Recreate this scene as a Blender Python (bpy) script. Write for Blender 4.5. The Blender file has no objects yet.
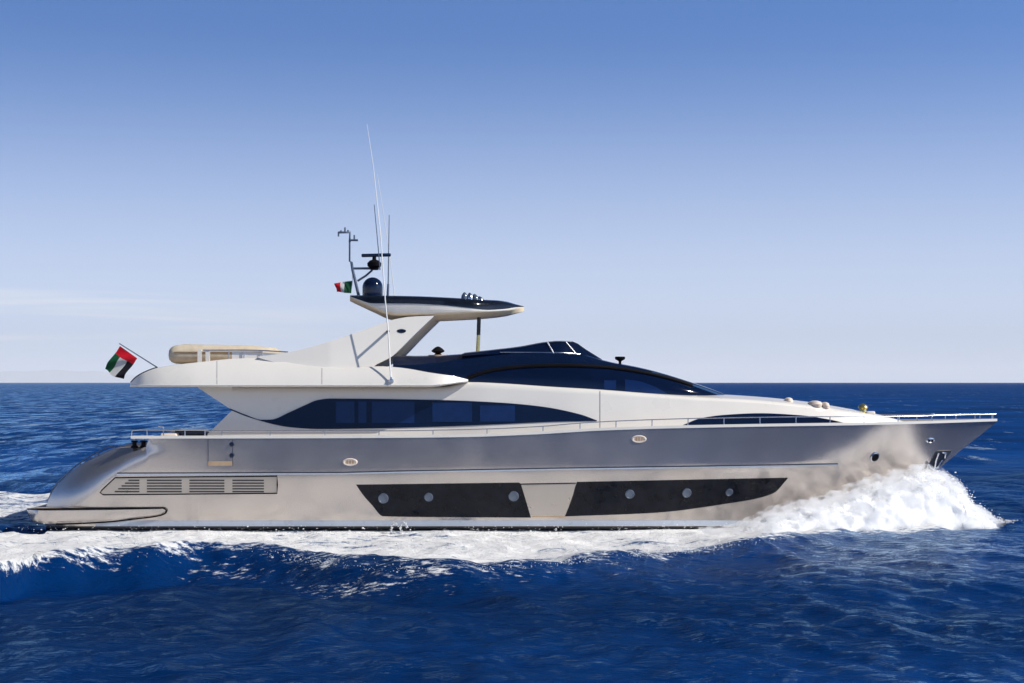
import bpy, bmesh, math, random
import numpy as np
from mathutils import Vector, noise as mnoise

random.seed(7)
rng = np.random.default_rng(7)
C = bpy.context.scene.collection
R = math.radians

# ------------------------------------------------------------------ camera, sky, sun, exposure
F, HZ, CAM_Z, CAM_Y = 1523.0, 382.5, 5.34, -58.5
cam_d = bpy.data.cameras.new('camera'); cam = bpy.data.objects.new('camera', cam_d); C.objects.link(cam)
cam.location = (0, CAM_Y, CAM_Z); cam.rotation_euler = (R(90), 0, 0)
cam_d.sensor_width = 36; cam_d.lens = F*36/1024
cam_d.shift_y = (HZ-341.5)/1024
cam_d.clip_start = 0.5; cam_d.clip_end = 400000
S = bpy.context.scene; S.camera = cam
S.render.engine = 'CYCLES'
S.render.resolution_x, S.render.resolution_y = 1024, 683
S.view_settings.view_transform = 'Standard'; S.view_settings.look = 'None'
S.view_settings.gamma = 1; S.view_settings.exposure = 0.15
S.cycles.max_bounces = 6; S.cycles.use_denoising = True; S.cycles.sample_clamp_indirect = 6; S.cycles.volume_bounces = 3

SUN = Vector((0.742, -0.285, 0.617)).normalized()
sl = bpy.data.lights.new('sun', 'SUN'); so = bpy.data.objects.new('sun', sl); C.objects.link(so)
sl.energy = 4.6; sl.angle = R(0.53); sl.color = (1, 0.95, 0.87)
so.rotation_euler = (-SUN).to_track_quat('-Z', 'Y').to_euler()
so.location = SUN*200

W = bpy.data.worlds.new('World'); S.world = W; W.use_nodes = True
nt = W.node_tree; nt.nodes.clear()
def N(t, typ, **kw):
    n = t.nodes.new(typ)
    for k, v in kw.items():
        if k.startswith('i_'):
            n.inputs[k[2:].replace('_', ' ')].default_value = v
        else: setattr(n, k, v)
    return n
tc = N(nt, 'ShaderNodeTexCoord')
sp0 = N(nt, 'ShaderNodeSeparateXYZ'); cb0 = N(nt, 'ShaderNodeCombineXYZ')
nrm = N(nt, 'ShaderNodeVectorMath', operation='NORMALIZE')
sky = N(nt, 'ShaderNodeTexSky', sky_type='NISHITA', sun_disc=False)
sky.sun_elevation = math.asin(SUN.z); sky.sun_rotation = math.atan2(SUN.x, SUN.y)
sky.altitude = 0; sky.air_density = 1.0; sky.dust_density = 0.5; sky.ozone_density = 6.0
bg = N(nt, 'ShaderNodeBackground'); bg.inputs[1].default_value = 0.15
wo = N(nt, 'ShaderNodeOutputWorld')
L = nt.links.new
L(tc.outputs['Generated'], sp0.inputs[0]); L(sp0.outputs[0], cb0.inputs[0]); L(sp0.outputs[1], cb0.inputs[1])
pz = N(nt, 'ShaderNodeMath', operation='MAXIMUM'); pz.inputs[1].default_value = 0.0; L(sp0.outputs[2], pz.inputs[0])
pm = N(nt, 'ShaderNodeMath', operation='MULTIPLY_ADD'); pm.inputs[1].default_value = 2.4; pm.inputs[2].default_value = 0.17; L(pz.outputs[0], pm.inputs[0])
L(pm.outputs[0], cb0.inputs[2]); L(cb0.outputs[0], nrm.inputs[0]); L(nrm.outputs[0], sky.inputs[0])
L(sky.outputs[0], bg.inputs[0]); L(bg.outputs[0], wo.inputs[0])
wbal = N(nt, 'ShaderNodeVectorMath', operation='MULTIPLY'); wbal.inputs[1].default_value = (0.84, 1.04, 1.24)
zenith_dim = N(nt, 'ShaderNodeVectorMath', operation='SCALE')      # deeper blue overhead, dimmed out of view to darken hull and sea reflections
L(sky.outputs[0], wbal.inputs[0]); L(wbal.outputs[0], zenith_dim.inputs[0]); SKY_OUT = zenith_dim.outputs[0]
# a thin veil of cirrus low in the sky on the port side
cn = N(nt, 'ShaderNodeTexNoise'); cn.inputs['Scale'].default_value = 2.2; cn.inputs['Detail'].default_value = 5; cn.inputs['Distortion'].default_value = 0.6
cm = N(nt, 'ShaderNodeVectorMath', operation='MULTIPLY'); cm.inputs[1].default_value = (2.0, 2.0, 42)
L(tc.outputs['Generated'], cm.inputs[0]); L(cm.outputs[0], cn.inputs['Vector'])
sep = N(nt, 'ShaderNodeSeparateXYZ'); L(tc.outputs['Generated'], sep.inputs[0])
def mr(t, src, a, b, c=0.0, d=1.0, typ='SMOOTHSTEP'):
    n = N(t, 'ShaderNodeMapRange', interpolation_type=typ)
    n.inputs[1].default_value = a; n.inputs[2].default_value = b; n.inputs[3].default_value = c; n.inputs[4].default_value = d
    t.links.new(src, n.inputs[0]); return n.outputs[0]
def mth(t, op, a, b=None, clamp=False):
    n = N(t, 'ShaderNodeMath', operation=op, use_clamp=clamp)
    for i, v in enumerate((a, b)):
        if v is None: continue
        if isinstance(v, (int, float)): n.inputs[i].default_value = v
        else: t.links.new(v, n.inputs[i])
    return n.outputs[0]
veil = N(nt, 'ShaderNodeMix', data_type='RGBA'); L(mr(nt, sep.outputs[2], 0.237, -0.012), veil.inputs[0])      # pale marine haze layer low in the sky
L(SKY_OUT, veil.inputs[6]); veil.inputs[7].default_value = (4.2, 4.72, 5.6, 1); SKY_OUT = veil.outputs[2]
L(mr(nt, sep.outputs[2], 0.235, 0.52, 1.0, 0.26), zenith_dim.inputs[3])
m1 = mr(nt, sep.outputs[0], -0.05, -0.28); m2 = mr(nt, sep.outputs[2], 0.012, 0.03); m3 = mr(nt, sep.outputs[2], 0.07, 0.045)
cf = mth(nt, 'MULTIPLY', mth(nt, 'MULTIPLY', m1, m2), mth(nt, 'MULTIPLY', m3, mr(nt, cn.outputs[0], 0.42, 0.75)))
mx = N(nt, 'ShaderNodeMix', data_type='RGBA')
L(mth(nt, 'MULTIPLY', cf, 0.8), mx.inputs[0]); L(SKY_OUT, mx.inputs[6]); mx.inputs[7].default_value = (5.7, 5.75, 5.85, 1)
L(mx.outputs[2], bg.inputs[0])

# ------------------------------------------------------------------ helpers
def P(px, py, b=0.0):
    """a point of the photograph's side view at half-breadth b (towards the camera)"""
    d = (-b - CAM_Y)
    return Vector(((px-512)*d/F, -b, CAM_Z-(py-HZ)*d/F))

def crv(*pts):
    x = np.array([p[0] for p in pts], float); y = np.array([p[1] for p in pts], float)
    if len(x) == 2: return lambda t: float(np.interp(t, x, y))
    h = np.diff(x); dl = np.diff(y)/h; m = np.zeros(len(x))
    for i in range(1, len(x)-1):
        if dl[i-1]*dl[i] > 0:
            w1, w2 = 2*h[i]+h[i-1], h[i]+2*h[i-1]
            m[i] = (w1+w2)/(w1/dl[i-1]+w2/dl[i])
    m[0], m[-1] = dl[0], dl[-1]
    def f(t):
        t = min(max(t, x[0]), x[-1]); i = min(int(np.searchsorted(x, t, 'right'))-1, len(x)-2); i = max(i, 0)
        s = (t-x[i])/h[i]
        return float((2*s**3-3*s**2+1)*y[i]+(s**3-2*s**2+s)*h[i]*m[i]+(-2*s**3+3*s**2)*y[i+1]+(s**3-s**2)*h[i]*m[i+1])
    return f
def lin(*pts):
    x = [p[0] for p in pts]; y = [p[1] for p in pts]
    return lambda t: float(np.interp(t, x, y))

def link(name, bm, mats, parent=None, smooth=30, recalc=True):
    if recalc: bmesh.ops.recalc_face_normals(bm, faces=bm.faces)
    me = bpy.data.meshes.new(name); bm.to_mesh(me); bm.free()
    if not isinstance(mats, (list, tuple)): mats = [mats]
    for m in mats: me.materials.append(m)
    if smooth:
        me.polygons.foreach_set('use_smooth', [True]*len(me.polygons))
        me.set_sharp_from_angle(angle=R(smooth))
    o = bpy.data.objects.new(name, me); C.objects.link(o)
    if parent: o.parent = parent
    return o

def tag(o, label=None, cat=None, group=None, kind=None):
    for k, v in (('label', label), ('category', cat), ('group', group), ('kind', kind)):
        if v: o[k] = v
    return o

def loft(name, cols, sec, mats, parent=None, camber=0.0, smooth=30, matrow=None, roofmat=0, roofn=5):
    """symmetric body: sec(px) -> [(py, b)...] bottom to top on the near side; mirrored; roof with camber; closed"""
    bm = bmesh.new(); rings = []; nrow = None
    for px in cols:
        s = sec(px); nrow = len(s)
        near = [P(px, py, b) for py, b in s]
        t = near[-1]; roof = []
        for k in range(1, roofn):
            u = k/roofn; yy = t.y*(1-2*u)
            roof.append(Vector((t.x, yy, t.z + camber*4*u*(1-u)*min(1, abs(t.y)/1.0))))
        far = [Vector((v.x, -v.y, v.z)) for v in reversed(near)]
        rings.append([bm.verts.new(v) for v in near+roof+far])
    n = len(rings[0])
    for a, b in zip(rings, rings[1:]):
        for k in range(n):
            k2 = (k+1) % n
            try: f = bm.faces.new((a[k], a[k2], b[k2], b[k]))
            except ValueError: continue
            row = k if k < nrow-1 else (-1 if k < nrow-1+roofn else (n-2-k))
            if row == -1: f.material_index = roofmat
            elif matrow and 0 <= row: f.material_index = matrow(row)
    for r in (rings[0], rings[-1]):
        try: bm.faces.new(r)
        except ValueError: pass
    bmesh.ops.remove_doubles(bm, verts=bm.verts, dist=0.0015)
    return link(name, bm, mats, parent, smooth)

def deck_paint(o, slot, x0, x1):
    for f in o.data.polygons:
        if f.normal.z > 0.8 and x0 < f.center.x < x1 and abs(f.center.y) < 1.2: f.material_index = slot

def patch(name, x0, x1, top, bot, bf, mat, parent=None, off=0.02, depth=0.06, step=3.0, rows=4, smooth=30, side=1):
    """a plate lying on a surface b = bf(px, py): proud of it by off, with real thickness"""
    n = max(2, int(abs(x1-x0)/step)+1)
    bm = bmesh.new(); O = []; I = []
    for i in range(n+1):
        px = x0+(x1-x0)*i/n; a, c = top(px), bot(px)
        if c-a < 0.05: c = a+0.05
        ro = []; ri = []
        for j in range(rows+1):
            py = a+(c-a)*j/rows; b = bf(px, py)
            p = P(px, py, b); q = Vector((p.x, p.y, p.z)); p.y -= off; q.y += depth-off
            if side < 0: p.y, q.y = -p.y, -q.y
            ro.append(bm.verts.new(p)); ri.append(bm.verts.new(q))
        O.append(ro); I.append(ri)
    for i in range(n):
        for j in range(rows):
            bm.faces.new((O[i][j], O[i+1][j], O[i+1][j+1], O[i][j+1]))
            bm.faces.new((I[i][j], I[i][j+1], I[i+1][j+1], I[i+1][j]))
        bm.faces.new((O[i][0], I[i][0], I[i+1][0], O[i+1][0]))
        bm.faces.new((O[i][rows], O[i+1][rows], I[i+1][rows], I[i][rows]))
    for i in (0, n):
        for j in range(rows):
            bm.faces.new((O[i][j], O[i][j+1], I[i][j+1], I[i][j]))
    return link(name, bm, mat, parent, smooth)

def add_tube(bm, pts, r, seg=8, r1=None, cap=True):
    pts = [Vector(p) for p in pts]; rings = []
    n = len(pts)
    for i, p in enumerate(pts):
        t = (pts[min(i+1, n-1)]-pts[max(i-1, 0)]).normalized()
        ref = Vector((0, 0, 1)) if abs(t.z) < 0.9 else Vector((0, 1, 0))
        u = t.cross(ref).normalized(); v = t.cross(u)
        rr = r if r1 is None else r+(r1-r)*i/max(1, n-1)
        rings.append([bm.verts.new(p+(u*math.cos(2*math.pi*k/seg)+v*math.sin(2*math.pi*k/seg))*rr) for k in range(seg)])
    for a, b in zip(rings, rings[1:]):
        for k in range(seg): bm.faces.new((a[k], a[(k+1) % seg], b[(k+1) % seg], b[k]))
    if cap:
        bm.faces.new(rings[0]); bm.faces.new(list(reversed(rings[-1])))
def tube(name, pts, r, mat, parent=None, seg=8, r1=None):
    bm = bmesh.new(); add_tube(bm, pts, r, seg, r1); return link(name, bm, mat, parent, 50)

def add_lathe(bm, c, prof, axis='Z', seg=24):
    """prof: [(radius, height)]"""
    c = Vector(c); rings = []
    for r, h in prof:
        ring = []
        for k in range(seg):
            a = 2*math.pi*k/seg; u, v = max(r, 1e-4)*math.cos(a), max(r, 1e-4)*math.sin(a)
            ring.append(bm.verts.new(c+(Vector((u, v, h)) if axis == 'Z' else Vector((u, h, v)) if axis == 'Y' else Vector((h, u, v)))))
        rings.append(ring)
    for a, b in zip(rings, rings[1:]):
        for k in range(seg): bm.faces.new((a[k], a[(k+1) % seg], b[(k+1) % seg], b[k]))
    bm.faces.new(rings[0]); bm.faces.new(list(reversed(rings[-1])))
def lathe(name, c, prof, mat, parent=None, axis='Z', seg=24, smooth=40, scale=None):
    bm = bmesh.new(); add_lathe(bm, (0, 0, 0), prof, axis, seg)
    for v in bm.verts:
        if scale: v.co = Vector((v.co.x*scale[0], v.co.y*scale[1], v.co.z*scale[2]))
        v.co += Vector(c)
    return link(name, bm, mat, parent, smooth)
def add_box(bm, c, s, bev=0.0):
    g = bmesh.ops.create_cube(bm, size=1.0)
    for v in g['verts']: v.co = Vector((v.co.x*s[0], v.co.y*s[1], v.co.z*s[2]))+Vector(c)
    if bev:
        es = list({e for v in g['verts'] for e in v.link_edges})
        bmesh.ops.bevel(bm, geom=es, offset=bev, segments=3, affect='EDGES', profile=0.5)
def box(name, c, s, mat, parent=None, bev=0.0):
    bm = bmesh.new(); add_box(bm, c, s, bev); return link(name, bm, mat, parent, 30)
def rng_cols(a, b, step): 
    n = max(2, int((b-a)/step)); return [a+(b-a)*i/n for i in range(n+1)]

# ------------------------------------------------------------------ materials
def mat(name, col, rough=0.5, metal=0.0, coat=0.0, noise=0.0, nscale=4.0, bump=0.0, bscale=20.0, spec=0.5, sss=0.0):
    m = bpy.data.materials.new(name); m.use_nodes = True; t = m.node_tree; b = t.nodes['Principled BSDF']
    b.inputs['Base Color'].default_value = (*col, 1); b.inputs['Roughness'].default_value = rough
    b.inputs['Metallic'].default_value = metal; b.inputs['Coat Weight'].default_value = coat
    b.inputs['Coat Roughness'].default_value = 0.06
    b.inputs['Specular IOR Level'].default_value = spec
    g = t.nodes.new('ShaderNodeTexCoord')
    if noise:
        n = N(t, 'ShaderNodeTexNoise'); n.inputs['Scale'].default_value = nscale; n.inputs['Detail'].default_value = 6
        t.links.new(g.outputs['Object'], n.inputs['Vector'])
        r = mr(t, n.outputs[0], 0.25, 0.75, 1-noise, 1+noise, 'LINEAR')
        v = N(t, 'ShaderNodeVectorMath', operation='SCALE'); v.inputs[0].default_value = col; t.links.new(r, v.inputs[3])
        t.links.new(v.outputs[0], b.inputs['Base Color'])
        t.links.new(mr(t, n.outputs[0], 0.25, 0.75, rough*0.8, rough*1.2, 'LINEAR'), b.inputs['Roughness'])
    if bump:
        n = N(t, 'ShaderNodeTexNoise'); n.inputs['Scale'].default_value = bscale; n.inputs['Detail'].default_value = 3
        t.links.new(g.outputs['Object'], n.inputs['Vector'])
        bp = N(t, 'ShaderNodeBump'); bp.inputs['Strength'].default_value = bump; bp.inputs['Distance'].default_value = 0.05
        t.links.new(n.outputs[0], bp.inputs['Height']); t.links.new(bp.outputs[0], b.inputs['Normal'])
    return m
M = {}
M['hull'] = mat('champagne_metallic', (0.61, 0.55, 0.505), 0.19, 0.84, 0.1, 0.03, 0.8)
M['hull_panel'] = mat('champagne_panel', (0.50, 0.45, 0.40), 0.32, 0.7, 0.3, 0.04, 2.0)
M['bottom'] = mat('black_antifouling', (0.008, 0.009, 0.012), 0.5, noise=0.3)
M['boot'] = mat('pale_boot_stripe', (0.42, 0.47, 0.55), 0.3, 0, 0.3, 0.05)
M['white'] = mat('cream_white_gelcoat', (0.735, 0.705, 0.65), 0.3, 0, 0.25, 0.025, 0.8)
M['deck'] = mat('pale_teak_deck', (0.50, 0.40, 0.29), 0.6, noise=0.12, nscale=9)
M['transom'] = mat('navy_transom', (0.05, 0.07, 0.11), 0.3, 0.5, 0.4, 0.05)
M['navy'] = mat('gloss_navy_paint', (0.003, 0.009, 0.032), 0.10, 0.0, 0.15, 0.1, 2, spec=0.4)
M['glass'] = mat('smoked_navy_glass', (0.002, 0.007, 0.028), 0.05, 0.0, 0.0, 0.1, 2, spec=0.35)
M['screen'] = mat('pale_blue_windshield', (0.03, 0.075, 0.17), 0.08, 0.0, 0.2, 0.1, 3)
M['pane'] = mat('blue_tinted_pane', (0.004, 0.017, 0.075), 0.03, 0.0, 0.0, 0.15, 3)
M['hullglass'] = mat('charcoal_hull_glass', (0.005, 0.006, 0.011), 0.06, 0.0, 0.0, 0.5, 3.0, 0.5, 2.2, spec=0.22)  # colour mottle stands in for foam reflected in the glass
M['bounce_tan'] = mat('bounce_tan_underside', (0.84, 0.68, 0.48), 0.6, noise=0.05)  # warm deck bounce put into the colour of hardtop and arch undersides
M['gloss_black'] = mat('gloss_black_roof', (0.006, 0.008, 0.014), 0.12, 0, 0.2, 0.3, 6, 0.15, 5, spec=0.35)
M['black'] = mat('black_rubber', (0.006, 0.006, 0.008), 0.6, noise=0.15, spec=0.06)
M['groove'] = mat('dark_blue_groove', (0.02, 0.028, 0.05), 0.5, noise=0.1)
M['vent'] = mat('dark_vent_slot', (0.03, 0.03, 0.032), 0.55, noise=0.2)
M['steel'] = mat('polished_steel', (0.60, 0.62, 0.66), 0.22, 1.0, noise=0.05)
M['chrome'] = mat('chrome', (0.9, 0.9, 0.9), 0.08, 1.0, noise=0.03)
M['greysteel'] = mat('grey_mast_paint', (0.10, 0.13, 0.19), 0.35, 0.3, noise=0.1)
M['tan'] = mat('tan_step', (0.42, 0.30, 0.19), 0.6, noise=0.15)
M['canvas'] = mat('beige_canvas', (0.56, 0.46, 0.32), 0.75, noise=0.1, nscale=6, bump=0.25, bscale=5)
M['tube'] = mat('beige_hypalon', (0.62, 0.53, 0.39), 0.55, noise=0.12, nscale=5, bump=0.1, bscale=6)
M['whip'] = mat('white_fibreglass_whip', (0.75, 0.75, 0.74), 0.4, noise=0.05)
M['cushion'] = mat('pale_cushion', (0.72, 0.62, 0.54), 0.7, noise=0.08, bump=0.2)
M['brass'] = mat('brass', (0.75, 0.62, 0.25), 0.25, 0.9, noise=0.1)
M['red'] = mat('flag_red', (0.78, 0.006, 0.03), 0.7, noise=0.08)
M['green'] = mat('flag_green', (0.005, 0.13, 0.05), 0.7, noise=0.1)
M['fwhite'] = mat('flag_white', (0.72, 0.72, 0.72), 0.7, noise=0.05)
M['fblack'] = mat('flag_black', (0.012, 0.013, 0.02), 0.7, noise=0.1)

# ------------------------------------------------------------------ hull lines
yacht = bpy.data.objects.new('motor_yacht', None); C.objects.link(yacht)
tag(yacht, 'long champagne and white motor yacht with black hardtop running across the blue sea', 'yacht')

sheer = crv((131, 438.5), (340, 438), (460, 437), (530, 434.5), (600, 430.5), (660, 428.5), (760, 426.5), (860, 425), (920, 423.6), (998, 421))
stern = lin((46, 508), (47.2, 503), (49, 498), (53, 490.5), (57, 485.5), (62, 480.5), (69, 474), (76, 468), (85, 461.8), (95, 456), (105, 451), (115, 448), (125, 447.5), (146, 447), (149, 438.5))
def topline(px): return stern(px) if px < 149 else sheer(px)
knuck = lin((40, 473.5), (340, 472.7), (400, 471.2), (560, 468.3), (700, 466.3), (838, 464), (1000, 462))
stem = crv((838, 546), (860, 538), (877, 527), (885, 520), (897, 508), (915, 491), (940, 468), (960, 451), (985, 431.5), (998, 420.9))
bd = crv((40, 3.2), (115, 3.4), (200, 3.47), (400, 3.55), (600, 3.5), (700, 3.3), (800, 2.72), (880, 1.9), (940, 1.02), (980, .38), (998, .04))
bk = crv((40, 3.15), (115, 3.35), (400, 3.5), (600, 3.42), (700, 3.12), (800, 2.30), (840, 1.80), (880, 1.18), (920, .46), (947, 0.0), (1000, 0))
bw = crv((40, 3.0), (115, 3.2), (400, 3.34), (580, 3.22), (650, 2.95), (700, 2.5), (740, 2.05), (800, 1.2), (850, .45), (885, 0.0), (1000, 0))
xe = lin((447, 113), (456, 95), (468, 76), (480.5, 62), (490.5, 53), (498, 49), (508, 46), (560, 46))
def hull_b(px, py):
    s = sheer(max(px, 131)); k = knuck(px); st = stem(px) if px > 838 else 546
    pts = [(s, bd(px))]
    if k < st-0.5: pts.append((k, bk(px)))
    if 520 < st-0.5: pts.append((520, bw(px)))
    if 528 < st-0.5: pts.append((528, bw(px)*0.985))
    pts.append((st, 0.0))
    ys = [p[0] for p in pts]; bs = [p[1] for p in pts]
    b = float(np.interp(py, ys, bs))
    if px > 838:    # concave flare runs smoothly into the stem
        u = min(1, max(0, (st-py)/max(st-s, 1e-3))); w = min(1, (px-838)/70); w = w*w*(3-2*w)
        b = (1-w)*b + w*bd(px)*(0.55*u+0.45*u*u)
    d = px-xe(py)
    if d < 55: b -= 1.25*(max(0, 1-max(d, 0)/55))**2.6
    return max(b, 0.0)
vs_low = [546, 536, 528, 526.2, 520]
def hull_sec(px):
    t = topline(px); st = stem(px) if px > 838 else 546; k = knuck(px)
    w = min(1, max(0, (px-95)/50)); k2 = min(k, 519)
    rows = list(vs_low)+[(1-w)*(520+(t-520)*j/15)+w*(520+(k2-520)*j/7 if j <= 7 else k2+(t-k2)*(j-7)/8) for j in range(1, 16)]
    return [(min(max(r, t), st), hull_b(px, min(max(r, t), st))) for r in rows]
cols = [46, 47, 49, 51, 53, 57, 62, 66, 70, 76, 82, 88, 95, 100, 105, 110, 115, 120, 125, 135, 146, 149]+rng_cols(152, 838, 7)+rng_cols(841, 997.5, 2.6)
hull = loft('hull', cols, hull_sec, [M['hull'], M['bottom'], M['deck']], yacht, camber=0.06, smooth=24, matrow=lambda r: 1 if r < 3 else 0, roofmat=2)

def hb(px, py): return hull_b(px, py)
patch('boot_stripe', 96, 842, lin((96, 520.6), (700, 520.4), (800, 521), (842, 523)), lin((96, 526.2), (842, 525.8)), hb, M['boot'], yacht, 0.018, 0.05, rows=2)
patch('knuckle_groove', 117, 838, lambda x: knuck(x)-0.75, lambda x: knuck(x)+0.35, hb, M['groove'], yacht, 0.012, 0.04, rows=1)
patch('knuckle_ledge', 117, 838, lambda x: knuck(x)+0.4, lambda x: knuck(x)+1.7, hb, M['boot'], yacht, 0.03, 0.06, rows=1)  # pale boot paint stands in for sky light caught by the ledge
patch('gunwale', 131, 997, lambda x: sheer(x)-2.6+max(0, (x-900)/98)*0.3, lambda x: sheer(x)+0.1, lambda x, y: bd(x), M['white'], yacht, 0.03, 0.16, rows=3)
patch('gunwale', 131, 997, lambda x: sheer(x)-2.6+max(0, (x-900)/98)*0.3, lambda x: sheer(x)+0.1, lambda x, y: bd(x), M['white'], yacht, 0.03, 0.16, rows=3, side=-1)

# swim platform with its long forward fairing
pt = lin((27, 509.2), (166, 508.2))
pb = crv((27, 511), (29, 517), (34, 522), (55, 524), (100, 522.4), (140, 518.3), (160, 515.4), (164.5, 513.5), (166.3, 510.5))
bp = crv((27, 2.25), (31, 2.7), (38, 3.02), (50, 3.2), (90, 3.28), (166, 3.33))
def plat_sec(px):
    a, c = pt(px), pb(px); b = bp(px)
    return [(c, b-0.12), (c-(c-a)*0.18, b-0.02), (a+(c-a)*0.5, b), (a+(c-a)*0.1, b), (a, b-0.04)]
plat = loft('swim_platform', rng_cols(27, 48, 1.5)+rng_cols(52, 166, 5), plat_sec, [M['hull'], M['deck']], yacht, roofmat=1)
bm = bmesh.new()
add_tube(bm, [P(x, pt(x)-0.2, bp(x)+0.01) for x in rng_cols(27.5, 163, 4)]+[P(165.5, 509.2, bp(165)+.02), P(166.3, 511, bp(165)+.02), P(165, 513.6, bp(165)+.02)]+[P(x, pb(x)+0.1, bp(x)+0.0) for x in rng_cols(56, 161, 5)][::-1], 0.03, 6)
link('rub_rail', bm, M['black'], plat, 50)

# hull windows
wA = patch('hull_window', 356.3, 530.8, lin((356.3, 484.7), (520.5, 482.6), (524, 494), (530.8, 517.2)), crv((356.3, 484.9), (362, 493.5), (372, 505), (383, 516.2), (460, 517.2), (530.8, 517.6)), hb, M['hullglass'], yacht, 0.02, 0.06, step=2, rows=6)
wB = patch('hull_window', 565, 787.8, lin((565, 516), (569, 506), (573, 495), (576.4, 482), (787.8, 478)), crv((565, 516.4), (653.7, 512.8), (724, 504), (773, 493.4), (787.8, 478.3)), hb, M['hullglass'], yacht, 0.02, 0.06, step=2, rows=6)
pan = patch('hull_cover_panel', 521.5, 575.5, lin((521.5, 485), (575.5, 484)), lin((521.5, 486), (530, 515.5), (567, 514.8), (575.5, 485)), hb, M['hull_panel'], yacht, 0.016, 0.06, rows=4)
tube('seam', [P(x, 484.2+(521-x)*0.018, hb(x, 484)+0.02) for x in rng_cols(521, 576, 6)], 0.018, M['black'], pan)
tube('seam', [P(x, 516.6, hb(x, 516.6)+0.02) for x in rng_cols(532, 565, 6)], 0.016, M['tan'], pan)
def fit(name, px, py, prof, m, par, seg=24, scale=None, off=0.0, dx=0.0):
    # a turned fitting sitting square on the hull skin
    c = P(px, py, hb(px, py)); tx = P(px+2, py, hb(px+2, py))-P(px-2, py, hb(px-2, py)); tz = P(px, py-1.5, hb(px, py-1.5))-P(px, py+1.5, hb(px, py+1.5))
    tx.normalize(); n = tx.cross(tz).normalized(); tz = n.cross(tx)
    bm = bmesh.new(); add_lathe(bm, (0, 0, 0), prof, 'Y', seg)
    for v in bm.verts:
        q = v.co.copy()
        if scale: q = Vector((q.x*scale[0], q.y, q.z*scale[2]))
        v.co = c+tx*(q.x+dx)+tz*q.z+n*(-q.y+off)
    return link(name, bm, m, par, 40)
def porthole(px, py, r, par):
    rr = r/27.7
    o = fit('porthole', px, py, [(rr, 0.02), (rr, -0.03), (rr*0.86, -0.045), (rr*0.8, -0.025), (rr*0.5, -0.02), (0.0, -0.02)], M['porthole'], par, 28, off=0.02)
    return o
M['porthole'] = mat('pale_porthole_glass', (0.11, 0.14, 0.19), 0.2, 0.3, 0.3, 0.15, 6)
for a in ((383.4, 498.2, 5.2), (428.7, 497, 4.4), (513.6, 496, 5.2)): porthole(*a, wA)
for a in ((629.6, 493.8, 4.7), (686.5, 492.6, 4.8), (729, 492, 4.0)): porthole(*a, wB)

# engine-room air grille
vt = lin((100, 492), (115.4, 477.6), (277.2, 476.3)); vb = lin((100, 492.4), (102.5, 494.8), (277.2, 493.3))
gr = patch('air_grille', 100, 277.2, vt, vb, hb, M['hull_panel'], yacht, 0.012, 0.05, rows=3)
loop = [(102, 490), (115, 477.8), (150, 477.3), (200, 476.9), (277, 476.3), (277.2, 485), (277, 493.3), (200, 494), (150, 494.4), (103, 494.8), (100, 492.6), (102, 490)]
tube('grille_trim', [P(x, y, hb(x, y)+0.02) for x, y in loop], 0.024, M['black'], gr, 6)
for j, y in enumerate((480.4, 483.2, 486.0, 488.8, 491.6)):
    for x0, x1 in ((128.5-j*3.4, 139.5), (147, 181.8), (189.5, 224.5), (232.5, 264)):
        patch('slat', x0, x1, lambda x: y-0.75, lambda x: y+0.65, hb, M['vent'], gr, 0.02, 0.04, step=10, rows=1)

# boarding gate in the bulwark
gt = patch('boarding_gate', 208.2, 232.5, lin((208, 440), (233, 440)), lin((208, 466), (233, 466)), hb, M['hull'], yacht, 0.012, 0.05, rows=3)
for x in (208.2, 232.6): tube('gate_seam', [P(x, 439.5, hb(x, 439.5)+.012), P(x, 466.2, hb(x, 466)+.012)], 0.011, M['groove'], gt, 6)
patch('step', 208.5, 232.2, lin((208, 461.3), (233, 461.3)), lin((208, 465.8), (233, 465.6)), hb, M['tan'], gt, 0.05, 0.07, rows=1)
for y in (444.4, 455.4): lathe('hinge', P(231.8, y, hb(231, y)+0.01), [(0.085, 0.0), (0.085, -0.06), (0.05, -0.08), (0, -0.08)], M['navy'], gt, 'Y', 16)

# fairleads along the hull
def fairlead(px, py):
    o = fit('fairlead', px, py, [(0.27, 0.02), (0.27, -0.03), (0.23, -0.05), (0.19, -0.02), (0, -0.02)], M['cushion'], yacht, 28, (1, 1, 0.5))
    for dx in (-0.1, 0, 0.1): fit('opening', px, py, [(0.042, 0.0), (0.042, -0.02), (0, -0.02)], M['tan'], o, 16, (1, 1, 1.5), 0.02, dx)
fairlead(350.2, 462); fairlead(639, 439)
o = fit('bow_port', 874.6, 457, [(0.2, 0.03), (0.2, -0.03), (0.16, -0.05), (0.15, -0.02)], M['steel'], yacht, 28)
fit('port_glass', 874.6, 457, [(0.155, 0), (0.155, -0.025), (0, -0.03)], M['black'], o, 24)
o = fit('hawse_plate', 930.5, 440.3, [(0.2, 0.06), (0.2, -0.03), (0.15, -0.05), (0.12, -0.02), (0, -0.02)], M['steel'], yacht, 24, (1, 1, 0.55))
for dx in (-0.07, 0.07): fit('opening', 930.5, 440.3, [(0.05, 0), (0.05, -0.025), (0, -0.025)], M['black'], o, 14, dx=dx)
ap = patch('anchor_pocket', 927, 951.5, lin((927, 469), (930, 463), (936.5, 451), (951.5, 450.4)), lin((927, 469.4), (932, 470.5), (937, 469), (944, 461.5), (951.5, 450.8)), lambda x, y: hull_b(x, y), M['groove'], yacht, 0.03, 0.06, step=1.2, rows=4)
bm = bmesh.new()
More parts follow.
